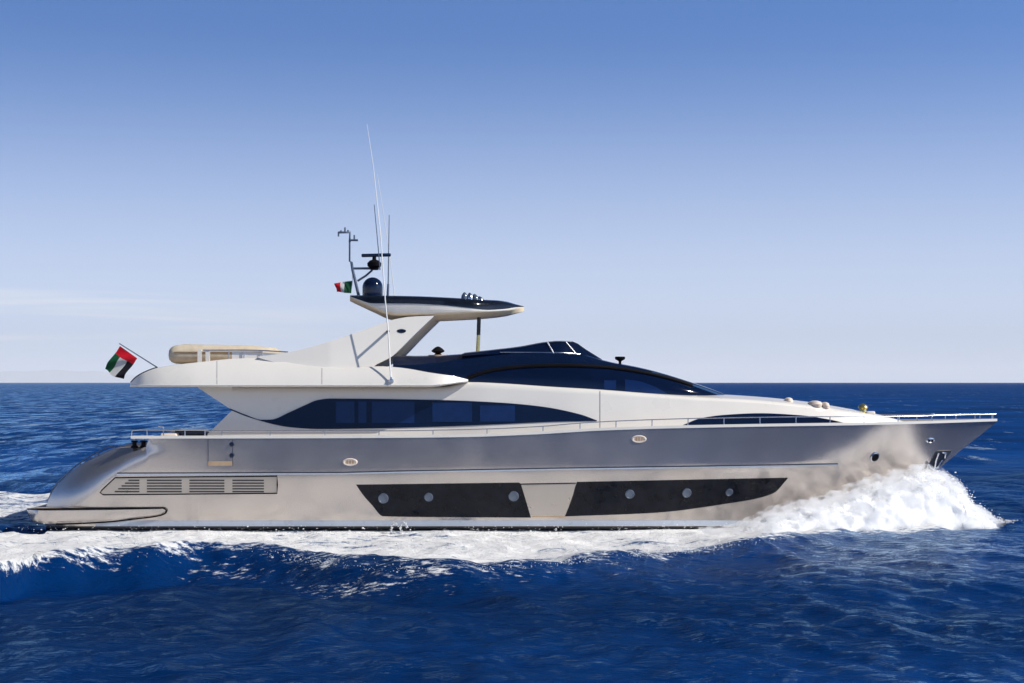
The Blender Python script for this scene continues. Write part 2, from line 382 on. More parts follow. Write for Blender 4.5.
for q in ([(939, 453), (936, 461), (934.5, 469.5)], [(934.5, 469.5), (931, 468), (928.5, 463.5)], [(934.5, 469.5), (938, 467.5), (942.5, 460)], [(928.5, 463.5), (927, 470)], [(942, 453), (946, 453.5), (944.5, 458)]):
    add_tube(bm, [P(x, y, hull_b(x, y)+0.09) for x, y in q], 0.05, 8)
link('anchor', bm, M['steel'], ap, 50)

# ------------------------------------------------------------------ deckhouse
hbb = crv((190, 2.68), (232, 2.70), (430, 2.74), (490, 2.9), (560, 2.92), (620, 2.78), (700, 2.38), (760, 1.98), (820, 1.46), (870, .9), (905, .22))
htop = crv((190, 386), (445, 386.2), (467, 381.8), (500, 383.2), (550, 386.6), (600, 389.6), (650, 393.6), (700, 397), (727, 398.2), (760, 400.2), (800, 404), (850, 411), (880, 416), (905, 422))
def house_b(px, py):
    t, s = htop(px), sheer(px)+2
    u = (s-py)/max(s-t, 0.5)
    return max(0.03, hbb(px)-0.26*min(1, hbb(px))*u)
def house_sec(px):
    t, s = htop(px), sheer(px)+2
    r = [(s+(t-s)*j/8, house_b(px, s+(t-s)*j/8)) for j in range(9)]
    y, b = r[-1]
    return r[:-1]+[(y+2.6, house_b(px, y+2.6)), (y+0.9, b-0.05*min(1, b)), (y+0.1, b-0.14*min(1, b)), (y-0.1, b-0.2*min(1, b))]
house = loft('deckhouse', rng_cols(232, 905, 6), house_sec, M['white'], yacht, camber=0.13, smooth=50)
bm = bmesh.new()
patch('aft_wing', 197, 232, lin((197, 386), (232, 386)), lin((197, 387), (212, 397), (232, 410)), house_b, M['white'], yacht, 0.0, 0.35, rows=4)
patch('aft_bulwark', 207.5, 232, lin((207.5, 434), (232, 410.6)), lin((207.5, 437), (232, 438)), house_b, M['white'], yacht, 0.0, 0.35, rows=4)
bm.free()
wt = crv((230, 408.6), (245, 414.5), (262, 419.8), (271, 419.6), (290, 412), (305, 405.2), (318, 400), (330, 398.6), (440, 400), (500, 402.6), (540, 406.3), (580, 414.3), (597, 420.4))
wb = crv((230, 409.6), (245, 415.8), (262, 421.2), (275, 424.6), (290, 427.2), (320, 429), (380, 428.2), (440, 426.6), (500, 424.2), (560, 421.6), (597, 420.9))
band = patch('window_band', 230, 597, wt, wb, house_b, M['glass'], yacht, 0.025, 0.06, step=2.5, rows=4)
for x0, x1, y0, y1 in ((336, 354.5, 401.5, 423), (358.5, 366.5, 401.5, 423), (372, 414.5, 401.5, 423), (432.5, 472, 402.6, 422), (480, 515, 405.5, 421.5)):
    patch('pane', x0, x1, lambda x: y0, lambda x: y1, house_b, M['pane'], band, 0.038, 0.02, rows=1, step=50)
fw = patch('foredeck_window', 683, 846, crv((683, 425.0), (700, 418.4), (725, 414.8), (760, 413.2), (800, 415.2), (830, 419.6), (846, 423.3)), lin((683, 425.6), (760, 425.0), (846, 423.9)), house_b, M['glass'], yacht, 0.02, 0.05, step=2.5, rows=3)
for x in (600,): tube('door_seam', [P(x, htop(x)+1.5, house_b(x, htop(x)+1.5)+.002), P(x, sheer(x)-2, house_b(x, sheer(x)-2)+.002)], 0.009 if x == 600 else 0.006, M['groove'], house, 6)

# ------------------------------------------------------------------ flybridge overhang
fl_b = crv((130, 2.5), (135, 2.85), (145, 3.15), (165, 3.38), (200, 3.5), (430, 3.5), (448, 3.3), (460, 3.0), (468, 2.78))
fl_t = crv((130, 383.6), (136, 377.5), (145, 372.3), (157, 368), (200, 362.2), (240, 358.5), (262, 358), (300, 365), (340, 368.5), (380, 366.5), (400, 367.8), (430, 372.8), (455, 376.5), (468, 379.6))
fl_l = crv((130, 384.6), (430, 384.8), (448, 382.6), (460, 380.9), (468, 380.2))
def fly_b(px, py):
    return fl_b(px)-0.013*(fl_l(px)-py)-0.0004*max(0, fl_l(px)-py)**2
def fly_sec(px):
    l, t = fl_l(px), min(fl_t(px), fl_l(px)-0.4); b = fl_b(px)
    rows = [(l+2.4, b-0.30), (l+2.0, b-0.06), (l+0.9, b), (l+0.2, b-0.01), (l-0.1, b-0.03)]
    for j in range(1, 8): 
        y = l-0.1+(t-l+0.1)*j/7; rows.append((y, fly_b(px, y)-0.03))
    y, b2 = rows[-1]; rows.append((y-0.25, b2-0.07)); rows.append((y-0.1, b2-0.16))
    return rows
fly = loft('flybridge_overhang', rng_cols(130, 168, 2)+rng_cols(172, 468, 6), fly_sec, [M['white'], M['deck']], yacht, camber=0.02, smooth=32, roofmat=1)
for x in (217, 322):
    tube('panel_seam', [P(x, y, fly_b(x, y)-0.026) for y in np.linspace(fl_l(x)-0.6, fl_t(x)+0.6, 8)], 0.006, M['greysteel'], fly, 6)
tube('lip_line', [P(x, fl_l(x)+0.35, fl_b(x)+0.004) for x in rng_cols(133, 440, 8)], 0.014, M['whip'], fly, 6)
tube('aft_seal', [P(x, fl_t(x)-0.3, fly_b(x, fl_t(x))-.08) for x in rng_cols(131, 157, 2)], 0.03, M['black'], fly, 6)

# radar arch: two legs and the panel that joins them
a_t = crv((258, 356.6), (290, 352), (330, 341.3), (365, 329.5), (398, 318.6), (412, 316.6), (434, 315.6))
a_b = crv((258, 357.6), (275, 362), (290, 366.4), (310, 369.6), (339, 371), (366, 369.7), (378, 363.5), (392, 356.3), (400, 349), (412, 337), (424, 325.5), (434, 316.2))
def arch_b(px, py): return 3.03-0.007*(371-py)-0.0032*max(0, px-330)
for s in (1, -1):
    lg = patch('arch_leg', 258, 434, a_t, a_b, arch_b, M['white'], yacht, 0.0, 0.42, step=3, rows=8, side=s)
    if s > 0:
        tube('crease', [P(x, a_b(x)+0.1, arch_b(x, a_b(x))+0.0) for x in rng_cols(262, 376, 4)], 0.008, M['whip'], lg, 6)
        c = P(401.5, 331, arch_b(401.5, 331)); 
        lathe('oval_light', c, [(0.17, 0.02), (0.17, -0.025), (0.13, -0.04), (0, -0.03)], M['navy'], lg, 'Y', 20, scale=(1, 1, 0.42)); 
bm = bmesh.new()
up = [P(x, a_b(x)-0.2, arch_b(x, a_b(x))-0.41) for x in (390, 396, 402, 408, 414, 420, 426, 432)]
lo = [Vector((v.x-0.13, v.y, v.z+0.10)) for v in up]
rows = [[bm.verts.new(v) for v in up], [bm.verts.new(v) for v in lo], [bm.verts.new((v.x, -v.y, v.z)) for v in lo], [bm.verts.new((v.x, -v.y, v.z)) for v in up]]
for k in range(4):
    A, B = rows[k], rows[(k+1) % 4]
    for i in range(len(A)-1): bm.faces.new((A[i], A[i+1], B[i+1], B[i]))
bm.faces.new([r[0] for r in rows]); bm.faces.new([r[-1] for r in rows])
link('arch_panel', bm, M['bounce_tan'], yacht, 30)

# hardtop
hw = crv((350, 1.75), (360, 2.1), (385, 2.36), (430, 2.42), (470, 2.22), (490, 1.78), (505, 1.2), (516, .55), (524, .04))
h_t = crv((350, 295.6), (370, 295.8), (410, 296.4), (462, 298.8), (480, 300.2), (497, 301.2), (510, 303.6), (517, 305.2), (524, 306.3))
h_m = crv((350, 296.4), (361, 300.5), (372, 303.4), (410, 303.6), (440, 305), (470, 308), (488, 309.8), (505, 309), (516, 307.3), (524, 306.8))
h_b = crv((350, 297.2), (370, 306.5), (385, 313), (398, 315.2), (420, 315), (460, 313.6), (490, 312.2), (505, 311), (516, 309), (524, 307.4))
def belly_sec(px):
    m, c, w = h_m(px), max(h_b(px), h_m(px)+0.3), hw(px)
    return [(c+4.0, w*0.55), (c+0.3, w*0.93), (c-0.2*(c-m), w*0.975), (m+(c-m)*0.5, w*0.99), (m, w*0.995)]
def roof_sec(px):
    t, m, w = h_t(px), h_m(px), hw(px)
    t = min(t, m-0.3)
    return [(m, w*0.98), (m-0.15, w*1.004), (t+(m-t)*0.45, w*1.0), (t+0.2*(m-t), w*0.97), (t, w*0.92)]
hc = rng_cols(350, 516, 4)+[518, 520, 522, 524]
belly = loft('hardtop', hc, belly_sec, [M['white'], M['bounce_tan']], yacht, smooth=14, matrow=lambda r: 1 if r < 2 else 0)
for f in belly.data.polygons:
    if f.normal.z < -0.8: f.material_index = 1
loft('hardtop_roof', hc, roof_sec, M['gloss_black'], belly, camber=0.10, smooth=40)
po = tube('hardtop_post', [P(479.2, 311, 0.6), P(478.5, 335, 0.6)], 0.075, M['gloss_black'], yacht, 16)  # reflection of the dark roof put into the polished post's colour
tube('post_reflection', [P(478.5, 335, 0.6), P(477.6, 354, 0.6)], 0.07, M['brass'], po, 16)  # lower post length; reflected teak painted in as brass

# ------------------------------------------------------------------ dark wheelhouse
c_b = crv((393, 367), (430, 374.5), (467, 381.6), (500, 383.9), (550, 387.3), (600, 390.3), (650, 394.3), (700, 397.8), (729, 399))
c_t = crv((393, 357), (437, 356.2), (460, 354.8), (500, 353), (560, 353.4), (585, 355.6), (600, 360), (615, 363.6), (630, 366.2), (650, 370.6), (670, 376.2), (690, 382.6), (710, 389.4), (729, 396.6))
c_w = crv((393, 2.5), (467, 2.56), (560, 2.55), (620, 2.38), (670, 2.0), (700, 1.55), (718, 1.05), (729, .35))
def coach_b(px, py):
    t, s = c_t(px), c_b(px); u = min(1, max(0, (s-py)/max(s-t, .5)))
    return max(0.02, c_w(px)*(1-0.20*u*u)-0.08)
def coach_sec(px):
    t, s = c_t(px), c_b(px)
    r = [(s+(t-s)*j/8, coach_b(px, s+(t-s)*j/8)) for j in range(9)]
    y, b = r[-1]; return r+[(y-0.35, b*0.96), (y-0.5, b*0.90)]
coach = loft('wheelhouse', rng_cols(393, 729, 5), coach_sec, [M['navy'], M['white']], yacht, camber=0.05, smooth=40)
deck_paint(coach, 1, -5, 0.2)
g_t = crv((468, 378.4), (480, 373.8), (500, 369.4), (530, 366.6), (560, 365.8), (600, 367.2), (640, 372.4), (680, 382), (705, 391), (719, 396.2))
g_b = lambda x: c_b(x)-0.5
gl = patch('wheelhouse_window', 468, 719, g_t, g_b, coach_b, M['glass'], coach and yacht, 0.02, 0.05, step=2.5, rows=4)
tube('window_seal', [P(x, g_t(x)-0.4, coach_b(x, g_t(x))+0.02) for x in rng_cols(468, 692, 5)], 0.075, M['black'], gl, 8)
patch('pane', 604, 616, lambda x: 380.3, lambda x: 389.3, coach_b, M['pane'], gl, 0.032, 0.02, rows=1, step=30)
patch('pane', 625, 667, crv((625, 379.2), (640, 381.5), (655, 386.8), (667, 393.5)), lin((625, 391), (667, 394.2)), coach_b, M['pane'], gl, 0.032, 0.02, rows=2)
patch('windshield', 652, 724, lambda x: c_t(x)+0.5, lambda x: c_t(x)+0.5+max(0.4, (g_t(min(x, 719))-c_t(x))*0.62), coach_b, M['screen'], coach, 0.02, 0.04, step=2.5, rows=2)
# flybridge windscreen
s_t = crv((462, 353.6), (490, 350.6), (520, 347), (545, 342.6), (560, 341.4), (573, 341.8), (586, 349.5), (602, 359.4))
def scr_b(px, py): return float(np.interp(px, (460, 560, 575, 602), (2.15, 1.75, 1.45, 0.95)))
ws = loft('windscreen', rng_cols(462, 602, 4), lambda px: [(c_t(px)+1.2, scr_b(px, 0)+0.05), (0.5*(c_t(px)+1.2+s_t(px)), scr_b(px, 0)), (min(s_t(px), c_t(px)), scr_b(px, 0)-0.1)], M['glass'], yacht, smooth=30)
for a, b_ in (((547.5, 342.4), (553.5, 353)), ((566, 342.2), (576, 354))):
    tube('screen_frame', [P(*a, scr_b(a[0], 0)-0.06), P(*b_, scr_b(b_[0], 0)+0.08)], 0.03, M['steel'], ws, 8)
tube('screen_frame', [P(x, s_t(x)-0.1, scr_b(x, 0)-0.07) for x in rng_cols(464, 573, 6)], 0.022, M['greysteel'], ws, 8)
tube('screen_frame', [P(x, c_t(x)-0.8, scr_b(x, 0)+0.05) for x in rng_cols(500, 580, 6)], 0.02, M['steel'], ws, 8)

# small deck fixtures
p = P(620, 365.4, 1.4)
lathe('searchlight', p, [(0.10, 0), (0.10, 0.04), (0.05, 0.06), (0.05, 0.14), (0.07, 0.17), (0.17, 0.22), (0.19, 0.25), (0.19, 0.32), (0.15, 0.33), (0, 0.33)], M['black'], yacht)
p = P(438, 356.6, 1.6)
o = lathe('deck_lamp', p, [(0.34, -0.03), (0.34, 0.04), (0.14, 0.07), (0.10, 0.12), (0.22, 0.17), (0.25, 0.21), (0.18, 0.29), (0.08, 0.36), (0.02, 0.38)], M['black'], yacht)
lathe('lamp_base', p+Vector((0, 0, 0.04)), [(0.36, -0.05), (0.36, 0.02), (0.1, 0.03)], M['tan'], o)
# horn cluster on the hardtop
for i, (x, yb, h_, r_, lean) in enumerate(((464.5, 299.5, 7.4, .13, 0.0), (470.5, 299.8, 7.2, .13, -.05), (476, 300.3, 6.6, .13, -.1), (481, 300.8, 4.6, .13, -.16))):
    bm = bmesh.new(); q = P(x, yb, 1.3); hh = h_/27.7*1.02
    add_lathe(bm, (0, 0, 0), [(r_, -0.06), (r_*1.0, hh*0.2), (r_*.85, hh*.55), (r_*.5, hh*.85), (r_*.15, hh)], 'Z', 18)
    for v in bm.verts: v.co = Vector((v.co.x+lean*v.co.z/0.25*0.6, v.co.y, v.co.z))+q
    link('horn', bm, M['steel'] if i % 2 else M['porthole'], yacht, 40)
# foredeck
for x, y, sx, r_ in ((788.5, 402.0, 0.17, 0.11), (815, 405.2, 0.27, 0.2), (825, 406.6, 0.16, 0.16)):
    lathe('headrest', P(x, y, 0.8), [(0.0, -0.1), (r_*.9, -0.06), (r_, 0.04), (r_*.8, 0.13), (r_*.35, 0.17), (0, 0.175)], M['cushion'], yacht, 'Z', 20, scale=(sx/r_, 2.5, 1.0))
p = P(863, 414.5, 0.3)
o = lathe('windlass', p, [(0.22, -0.15), (0.22, 0.06), (0.14, 0.1), (0.12, 0.2), (0.19, 0.26), (0.17, 0.33), (0.07, 0.4), (0.02, 0.42)], M['brass'], yacht)
box('gearbox', p+Vector((0.25, -0.1, 0.03)), (0.34, 0.3, 0.2), M['white'], o, 0.05)
tube('lever', [p+Vector((-0.55, -.1, 0.1)), p+Vector((0.4, -.1, 0.08))], 0.035, M['tan'], o)

# ------------------------------------------------------------------ rails
rail_pts = crv((210, 431.2), (380, 431), (470, 429.6), (540, 426.6), (580, 423.2), (620, 421), (690, 418.6), (745, 417.4), (800, 416.7), (860, 416.6), (915, 416.2), (950, 414.9), (996, 414.3))
def rail(side):
    bm = bmesh.new()
    def Q(x, y, b):
        v = P(x, y, b); v.y *= side; return v
    xs = rng_cols(212, 996, 8)
    add_tube(bm, [Q(x, rail_pts(x), max(0.03, bd(x)-0.07)) for x in xs], 0.019, 8)
    for x in (222, 270, 325, 379, 433, 487, 543, 580, 616, 652, 688, 724, 760, 796, 830, 864, 898, 917, 932, 956, 980, 993):
        add_tube(bm, [Q(x, sheer(x)-1, max(0.03, bd(x)-0.07)), Q(x, rail_pts(x), max(0.03, bd(x)-0.07))], 0.02, 8)
    return link('side_rail', bm, M['steel'], yacht, 60)
rail(1); rail(-1)
lathe('glint_ball', P(933, 414.4, 0.9), [(0, -0.06), (0.045, -0.045), (0.06, 0), (0.045, 0.045), (0, 0.06)], M['chrome'], yacht)  # chrome ball added to make a sun glint on the bow rail
def st(x0): return [P(x+1.0, stern(x)-3.2, hull_b(x, stern(x))-0.1) for x in x0]
bm = bmesh.new()
add_tube(bm, st([47.5, 50, 53, 57, 62, 69, 76, 85, 95, 105, 113])+[P(116, 447.6, hull_b(116, 448)-.1)], 0.024, 8)
for x in (54, 66, 80, 97): add_tube(bm, [P(x, stern(x)+1, hull_b(x, stern(x))-0.1), P(x+1, stern(x)-3.2, hull_b(x, stern(x))-0.1)], 0.018, 6)
link('stair_handrail', bm, M['greysteel'], yacht, 60)
bm = bmesh.new()
add_tube(bm, [P(131.5, 437, 3.3), P(132, 430.5, 3.3), P(140, 429.6, 3.3), P(205, 430.2, 3.3), P(211, 431.2, 3.3)], 0.024, 8)
for x in (147, 163.5, 185, 205): add_tube(bm, [P(x, 437.5, 3.3), P(x, 430, 3.3)], 0.022, 8)
add_tube(bm, [P(163.5, 430, 3.3), P(163, 426.6, 3.3), P(158.5, 426.2, 3.3)], 0.03, 8)
link('aft_rail', bm, M['steel'], yacht, 60)
for x in (134.5, 143.5):
    o = lathe('mooring_bollard', P(x, 447.4, 3.15), [(0.13, -0.02), (0.13, 0.04), (0.08, 0.07), (0.08, 0.18), (0.13, 0.22), (0.13, 0.25), (0, 0.26)], M['black'], yacht)
patch('aft_capping', 131, 150, lin((131, 436.2), (150, 436)), lin((131, 438.3), (150, 438.4)), lambda x, y: 3.36, M['white'], yacht, 0, 0.5, rows=1)
for x in (134.5, 143.5): tube('capping_post', [P(x, 447.4, 3.05), P(x, 438.5, 3.05)], 0.035, M['steel'], yacht)
box('cockpit_table', P(192, 436, 1.9)+Vector((0, 0, 0.1)), (1.1, 0.9, 0.3), M['navy'], yacht, 0.05)
box('cockpit_seat', P(172, 437, 2.2)+Vector((0, 0, 0.04)), (0.6, 1.2, 0.22), M['cushion'], yacht, 0.06)
# upper-deck rail beside the tender
bm = bmesh.new()
add_tube(bm, [P(203, 350.4, 2.6), P(240, 350.2, 2.6), P(262, 350.6, 2.6), P(288, 352.2, 2.62)], 0.026, 8)
for x in (229, 244, 262): add_tube(bm, [P(x, 361, 2.6), P(x, 350.3, 2.6)], 0.022, 8)
link('upper_rail', bm, M['steel'], yacht, 60)
for x in (199.5, 207.5): patch('rail_post', x-2.0, x+2.0, lambda x: 349.4, lambda x: 363.5, lambda x, y: 2.6, M['white'], yacht, 0, 0.12, rows=1)
patch('wind_panel', 232, 286, lin((232, 351.6), (286, 353.2)), lin((232, 360), (262, 358), (286, 354.2)), lambda x, y: 2.55, M['whip'], yacht, 0, 0.02, rows=1)

# ------------------------------------------------------------------ mast, radar, domes, aerials
bm = bmesh.new()
add_tube(bm, [P(359, 297, .4), P(355, 280, .4), P(352.6, 270, .4), P(351.4, 262, .4)], 0.06, 10, 0.05)
add_tube(bm, [P(351.4, 262, .4), P(349.6, 261.5, .4), P(349.7, 240.5, .4)], 0.034, 8)
add_tube(bm, [P(349.7, 242, .4), P(349.9, 232.4, .4), P(338.4, 232.4, .4)], 0.045, 8)
add_tube(bm, [P(349.8, 240.2, .4), P(358, 240.2, .4)], 0.04, 8)
for x, y0, y1 in ((345, 232, 227.4), (341, 232.4, 230.4), (354.3, 240, 235), (338.5, 232, 236.5), (348, 232, 230)): add_tube(bm, [P(x, y0, .4), P(x, y1, .4)], 0.032, 8)
add_tube(bm, [P(353, 268.4, .4), P(379, 268.4, .4)], 0.045, 8)
add_tube(bm, [P(357.5, 281, .4), P(366, 275.6, .4), P(372.4, 270, .4)], 0.04, 8)
mast = link('radar_mast', bm, M['greysteel'], yacht, 60)
o = lathe('radar_pedestal', P(374.3, 269.4, .4), [(0.15, -0.02), (0.17, 0.06), (0.26, 0.12), (0.27, 0.24), (0.17, 0.34), (0.08, 0.37), (0.07, 0.5)], M['black'], yacht)
bm = bmesh.new(); add_box(bm, (0, 0, 0), (1.1, 0.12, 0.13), 0.04)
for v in bm.verts: v.co = Vector((v.co.x, v.co.y+v.co.x*0.25, v.co.z+v.co.x*0.045))+P(376.2, 255.2, .4)
link('radar_scanner', bm, M['navy'], o, 30)
rr = 0.385
lathe('satellite_dome', P(372.6, 297.0, .9), [(rr*.97, -0.02), (rr, 0.08), (rr, 0.36)]+[(rr*math.cos(a), 0.36+rr*math.sin(a)) for a in [i*math.pi/16 for i in range(1, 8)]]+[(0.01, 0.36+rr)], M['navy'], yacht, seg=32)
bm = bmesh.new()
q = [(391, 381, 3.48), (388.2, 331, 3.32), (385.2, 300, 3.2), (380.3, 232, 3.0)]
add_tube(bm, [P(*v) for v in q], 0.027, 8, 0.02)
q = [(380.3, 232, 3.0), (373.4, 167, 2.65), (367, 124, 2.55)]
add_tube(bm, [P(*v) for v in q], 0.018, 8, 0.006)
an = link('whip_aerial', bm, M['whip'], yacht, 60)
lathe('aerial_foot', P(391.3, 381.4, 3.48), [(0.1, -0.02), (0.1, 0.05), (0.05, 0.09), (0.04, 0.16)], M['steel'], an)
tube('aerial_bracket', [P(388.2, 331.3, 3.32), P(387.4, 331.6, 2.5)], 0.05, M['groove'], an)
tube('whip_aerial', [P(394.6, 297, -1.2), P(390.2, 258, -1.2), P(383, 210, -1.2), P(377.4, 174, -1.2)], 0.015, M['whip'], yacht, 8, 0.006)
tube('whip_aerial', [P(380, 270, .9), P(378.6, 252, .9), P(374.2, 204.6, .9)], 0.022, M['greysteel'], yacht, 8, 0.014)
tube('whip_aerial', [P(387.6, 298, 0), P(388.2, 284, 0)], 0.05, M['greysteel'], yacht, 8, 0.04)
tube('whip_aerial', [P(388.2, 284, 0), P(389.2, 215, 0)], 0.024, M['greysteel'], yacht, 8, 0.014)

# ------------------------------------------------------------------ tender on the upper deck
tender = bpy.data.objects.new('inflatable_tender', None); C.objects.link(tender); tender.location = P(220, 363, 0.9)
tag(tender, 'beige inflatable tender with a round stern cone stowed on the upper aft deck', 'tender')
def tube_body(b):
    bm = bmesh.new(); pr = []
    for x, y, r_ in ((168.8, 355.0, 0.05), (169.8, 354.8, 0.20), (172, 354.6, 0.29), (176, 354.4, 0.345), (182, 354.3, 0.36), (215, 354.3, 0.36), (250, 354.8, 0.35), (275, 355.2, 0.28), (285, 355.4, 0.1)): pr.append((P(x, y, b), r_))
    rings = []
    for c, r_ in pr: rings.append([bm.verts.new(c+Vector((0, math.cos(2*math.pi*k/24), math.sin(2*math.pi*k/24)))*r_) for k in range(24)])
    for a, d in zip(rings, rings[1:]):
        for k in range(24): bm.faces.new((a[k], a[(k+1) % 24], d[(k+1) % 24], d[k]))
    bm.faces.new(rings[0]); bm.faces.new(list(reversed(rings[-1])))
    return bm
def rel(o):
    o.matrix_parent_inverse = o.parent.matrix_world.inverted() if False else o.matrix_parent_inverse
    o.location = -tender.location; return o
rel(link('side_tube', tube_body(1.75), M['tube'], tender, 40)); rel(link('side_tube', tube_body(0.05), M['tube'], tender, 40))
bm = bmesh.new(); rings = []
for x, yt, w in ((176, 346.2, .8), (186, 344.4, .9), (200, 344.2, .92), (212, 345.6, .92), (222, 349, .92), (236, 352, .85), (262, 354, .7)):
    c0 = P(x, yt, 0.9); row = []
    for k in range(9):
        u = -1+2*k/8; row.append(bm.verts.new((c0.x, c0.y+u*w*1.05, c0.z-0.16*abs(u)**2.5+0.02*math.sin(5*u+x))))
    rings.append(row)
for a, d in zip(rings, rings[1:]):
    for k in range(8): bm.faces.new((a[k], a[k+1], d[k+1], d[k]))
g = bmesh.ops.extrude_face_region(bm, geom=list(bm.faces))
for e in g['geom']:
    if isinstance(e, bmesh.types.BMVert): e.co.z -= 0.3
rel(link('canvas_cover', bm, M['canvas'], tender, 40))
rel(box('hull_floor', P(225, 360, 0.9), (3.2, 1.5, 0.3), M['white'], tender, 0.08))
rel(tube('rub_strake', [P(x, 352.0, 2.12) for x in rng_cols(174, 262, 8)], 0.03, M['tan'], tender))

# ------------------------------------------------------------------ flags
def flag(name, tip, base, fly, b, mats, pick, amp, nu=22, nv=26, waves=1.6, parent=None):
    bm = bmesh.new(); g = []
    T, B = P(*tip, b), P(*base, b); f0, f1 = P(*fly[0], b)-T, P(*fly[1], b)-B
    for i in range(nu+1):
        u = i/nu; row = []
        for j in range(nv+1):
            v = j/nv
            p = T.lerp(B, u)+f0.lerp(f1, u)*v
            w = amp*v**0.7*math.sin(waves*2*math.pi*(v*0.75+u*0.6))
            p += Vector((0.25*w, w, 0.22*w)); row.append(bm.verts.new(p))
        g.append(row)
    for i in range(nu):
        for j in range(nv):
            f = bm.faces.new((g[i][j], g[i+1][j], g[i+1][j+1], g[i][j+1])); f.material_index = pick((i+.5)/nu, (j+.5)/nv)
    r = bmesh.ops.solidify(bm, geom=list(bm.faces), thickness=0.008)
    return link(name, bm, mats, parent, 60)
fo = bpy.data.objects.new('ensign_flag', None); C.objects.link(fo); 
tag(fo, 'red, green, white and black ensign drooping from its slanted staff at the stern', 'flag')
flag('flag_cloth', (120, 346), (137.2, 358.2), ((103.5, 369.5), (122.5, 379.5)), 0.3, [M['red'], M['green'], M['fwhite'], M['fblack']],
     lambda u, v: 0 if v < 0.29 else (1 if u < .34 else 2 if u < .66 else 3), 0.12, parent=fo)
tube('flagstaff', [P(157.5, 367.6, 0.3), P(119.2, 343.4, 0.3)], 0.025, M['greysteel'], fo, 10, 0.018)
cf_ = bpy.data.objects.new('courtesy_flag', None); C.objects.link(cf_)
tag(cf_, 'small green, white and red courtesy flag fluttering beside the radar mast', 'flag')
flag('flag_cloth', (352.2, 280.8), (351.4, 293.2), ((335, 283), (336, 292)), 0.4, [M['green'], M['fwhite'], M['red']],
     lambda u, v: 0 if v < 0.42 else 1 if v < .68 else 2, 0.09, 14, 18, 1.0, parent=cf_)
tube('halyard', [P(352.6, 269, .4), P(352.4, 281, .4), P(351.4, 293.4, .4), P(353, 297, .4)], 0.010, M['whip'], cf_, 6)

# ------------------------------------------------------------------ sea
def vnoise(x, y, seed=0):
    xi = np.floor(x).astype(np.int64); yi = np.floor(y).astype(np.int64); fx = x-xi; fy = y-yi
    def h(a, b):
        n = (a*374761393+b*668265263+seed*974711) & 0x7fffffff
        n = ((n ^ (n >> 13))*1274126177) & 0x7fffffff
        return ((n ^ (n >> 16)) & 0xffff)/65535.0
    sx = fx*fx*(3-2*fx); sy = fy*fy*(3-2*fy)
    return (h(xi, yi)*(1-sx)+h(xi+1, yi)*sx)*(1-sy)+(h(xi, yi+1)*(1-sx)+h(xi+1, yi+1)*sx)*sy
def fbm(x, y, oct=4, seed=0):
    s = np.zeros_like(x); a = 0.5
    for k in range(oct): s += a*vnoise(x, y, seed+k); x = x*2.03+11.3; y = y*2.03+5.7; a *= 0.5
    return s/(1-0.5**oct)
def vcrv(pts):
    x = [p[0] for p in pts]; y = [p[1] for p in pts]
    return lambda t: np.interp(t, x, y)
def pix_to_sea(px, py, z):
    d = (CAM_Z-z)*F/(py-HZ); return ((px-512)*d/F, -(CAM_Y+d))    # X, half-breadth
edge = [pix_to_sea(*q) for q in ((-120, 590, .25), (-40, 577, .3), (0, 569, .35), (20, 561, .4), (40, 556, .4), (100, 551, .4), (150, 549, .4), (200, 544, .4), (240, 546, .35), (280, 552, .3), (330, 561, .25), (380, 567, .22), (430, 570, .2), (470, 569, .2), (520, 565, .2), (600, 558, .2), (700, 548.5, .2), (750, 543, .2), (800, 536, .15), (850, 532, .1), (920, 531, .1), (970, 530, .05))]
edge = sorted(edge)
ao_f = vcrv([(-60, edge[0][1]+18)]+edge+[(edge[-1][0]+0.8, 0.0), (60, 0)])
wlx = [P(x, 526, bw(x)).x for x in range(46, 890, 6)]; wlb = [bw(x) for x in range(46, 890, 6)]

def grid_axis(lo, hi, step, far_lo, far_hi, g):
    a = list(np.arange(lo, hi+1e-6, step)); s = step; v = hi
    while v < far_hi: s *= g; v += s; a.append(v)
    s = step; v = lo; left = []
    while v > far_lo: s *= g; v -= s; left.append(v)
    return np.array(left[::-1]+a)
gx = grid_axis(-21, 22, 0.12, -36000, 36000, 1.033)
gy = grid_axis(-37, 4, 0.13, -3000, 36000, 1.017)
NX, NY = len(gx), len(gy)
X, Y = np.meshgrid(gx, gy); X = X.ravel(); Y = Y.ravel()
sx_ = np.gradient(gx); sy_ = np.gradient(gy); SP = np.maximum(*np.meshgrid(sx_, sy_)).ravel()
Z = np.zeros_like(X); DX = np.zeros_like(X); DY = np.zeros_like(X)
wind = R(205)
lam = np.exp(np.linspace(math.log(0.55), math.log(14), 84))
for i, l in enumerate(lam):
    th = wind+rng.normal(0, 0.55); k = 2*math.pi/l; ph = rng.uniform(0, 2*math.pi)
    amp = 0.0042*l**0.80*(1 if l < 5 else (5/l)**1.2)
    att = np.clip((l/SP-2.2)/2.5, 0, 1)
    m = att > 0
    q = k*(X[m]*math.cos(th)+Y[m]*math.sin(th))+ph
    Z[m] += amp*att[m]*np.sin(q); c = amp*att[m]*0.75*np.cos(q)
    DX[m] += c*math.cos(th); DY[m] += c*math.sin(th)
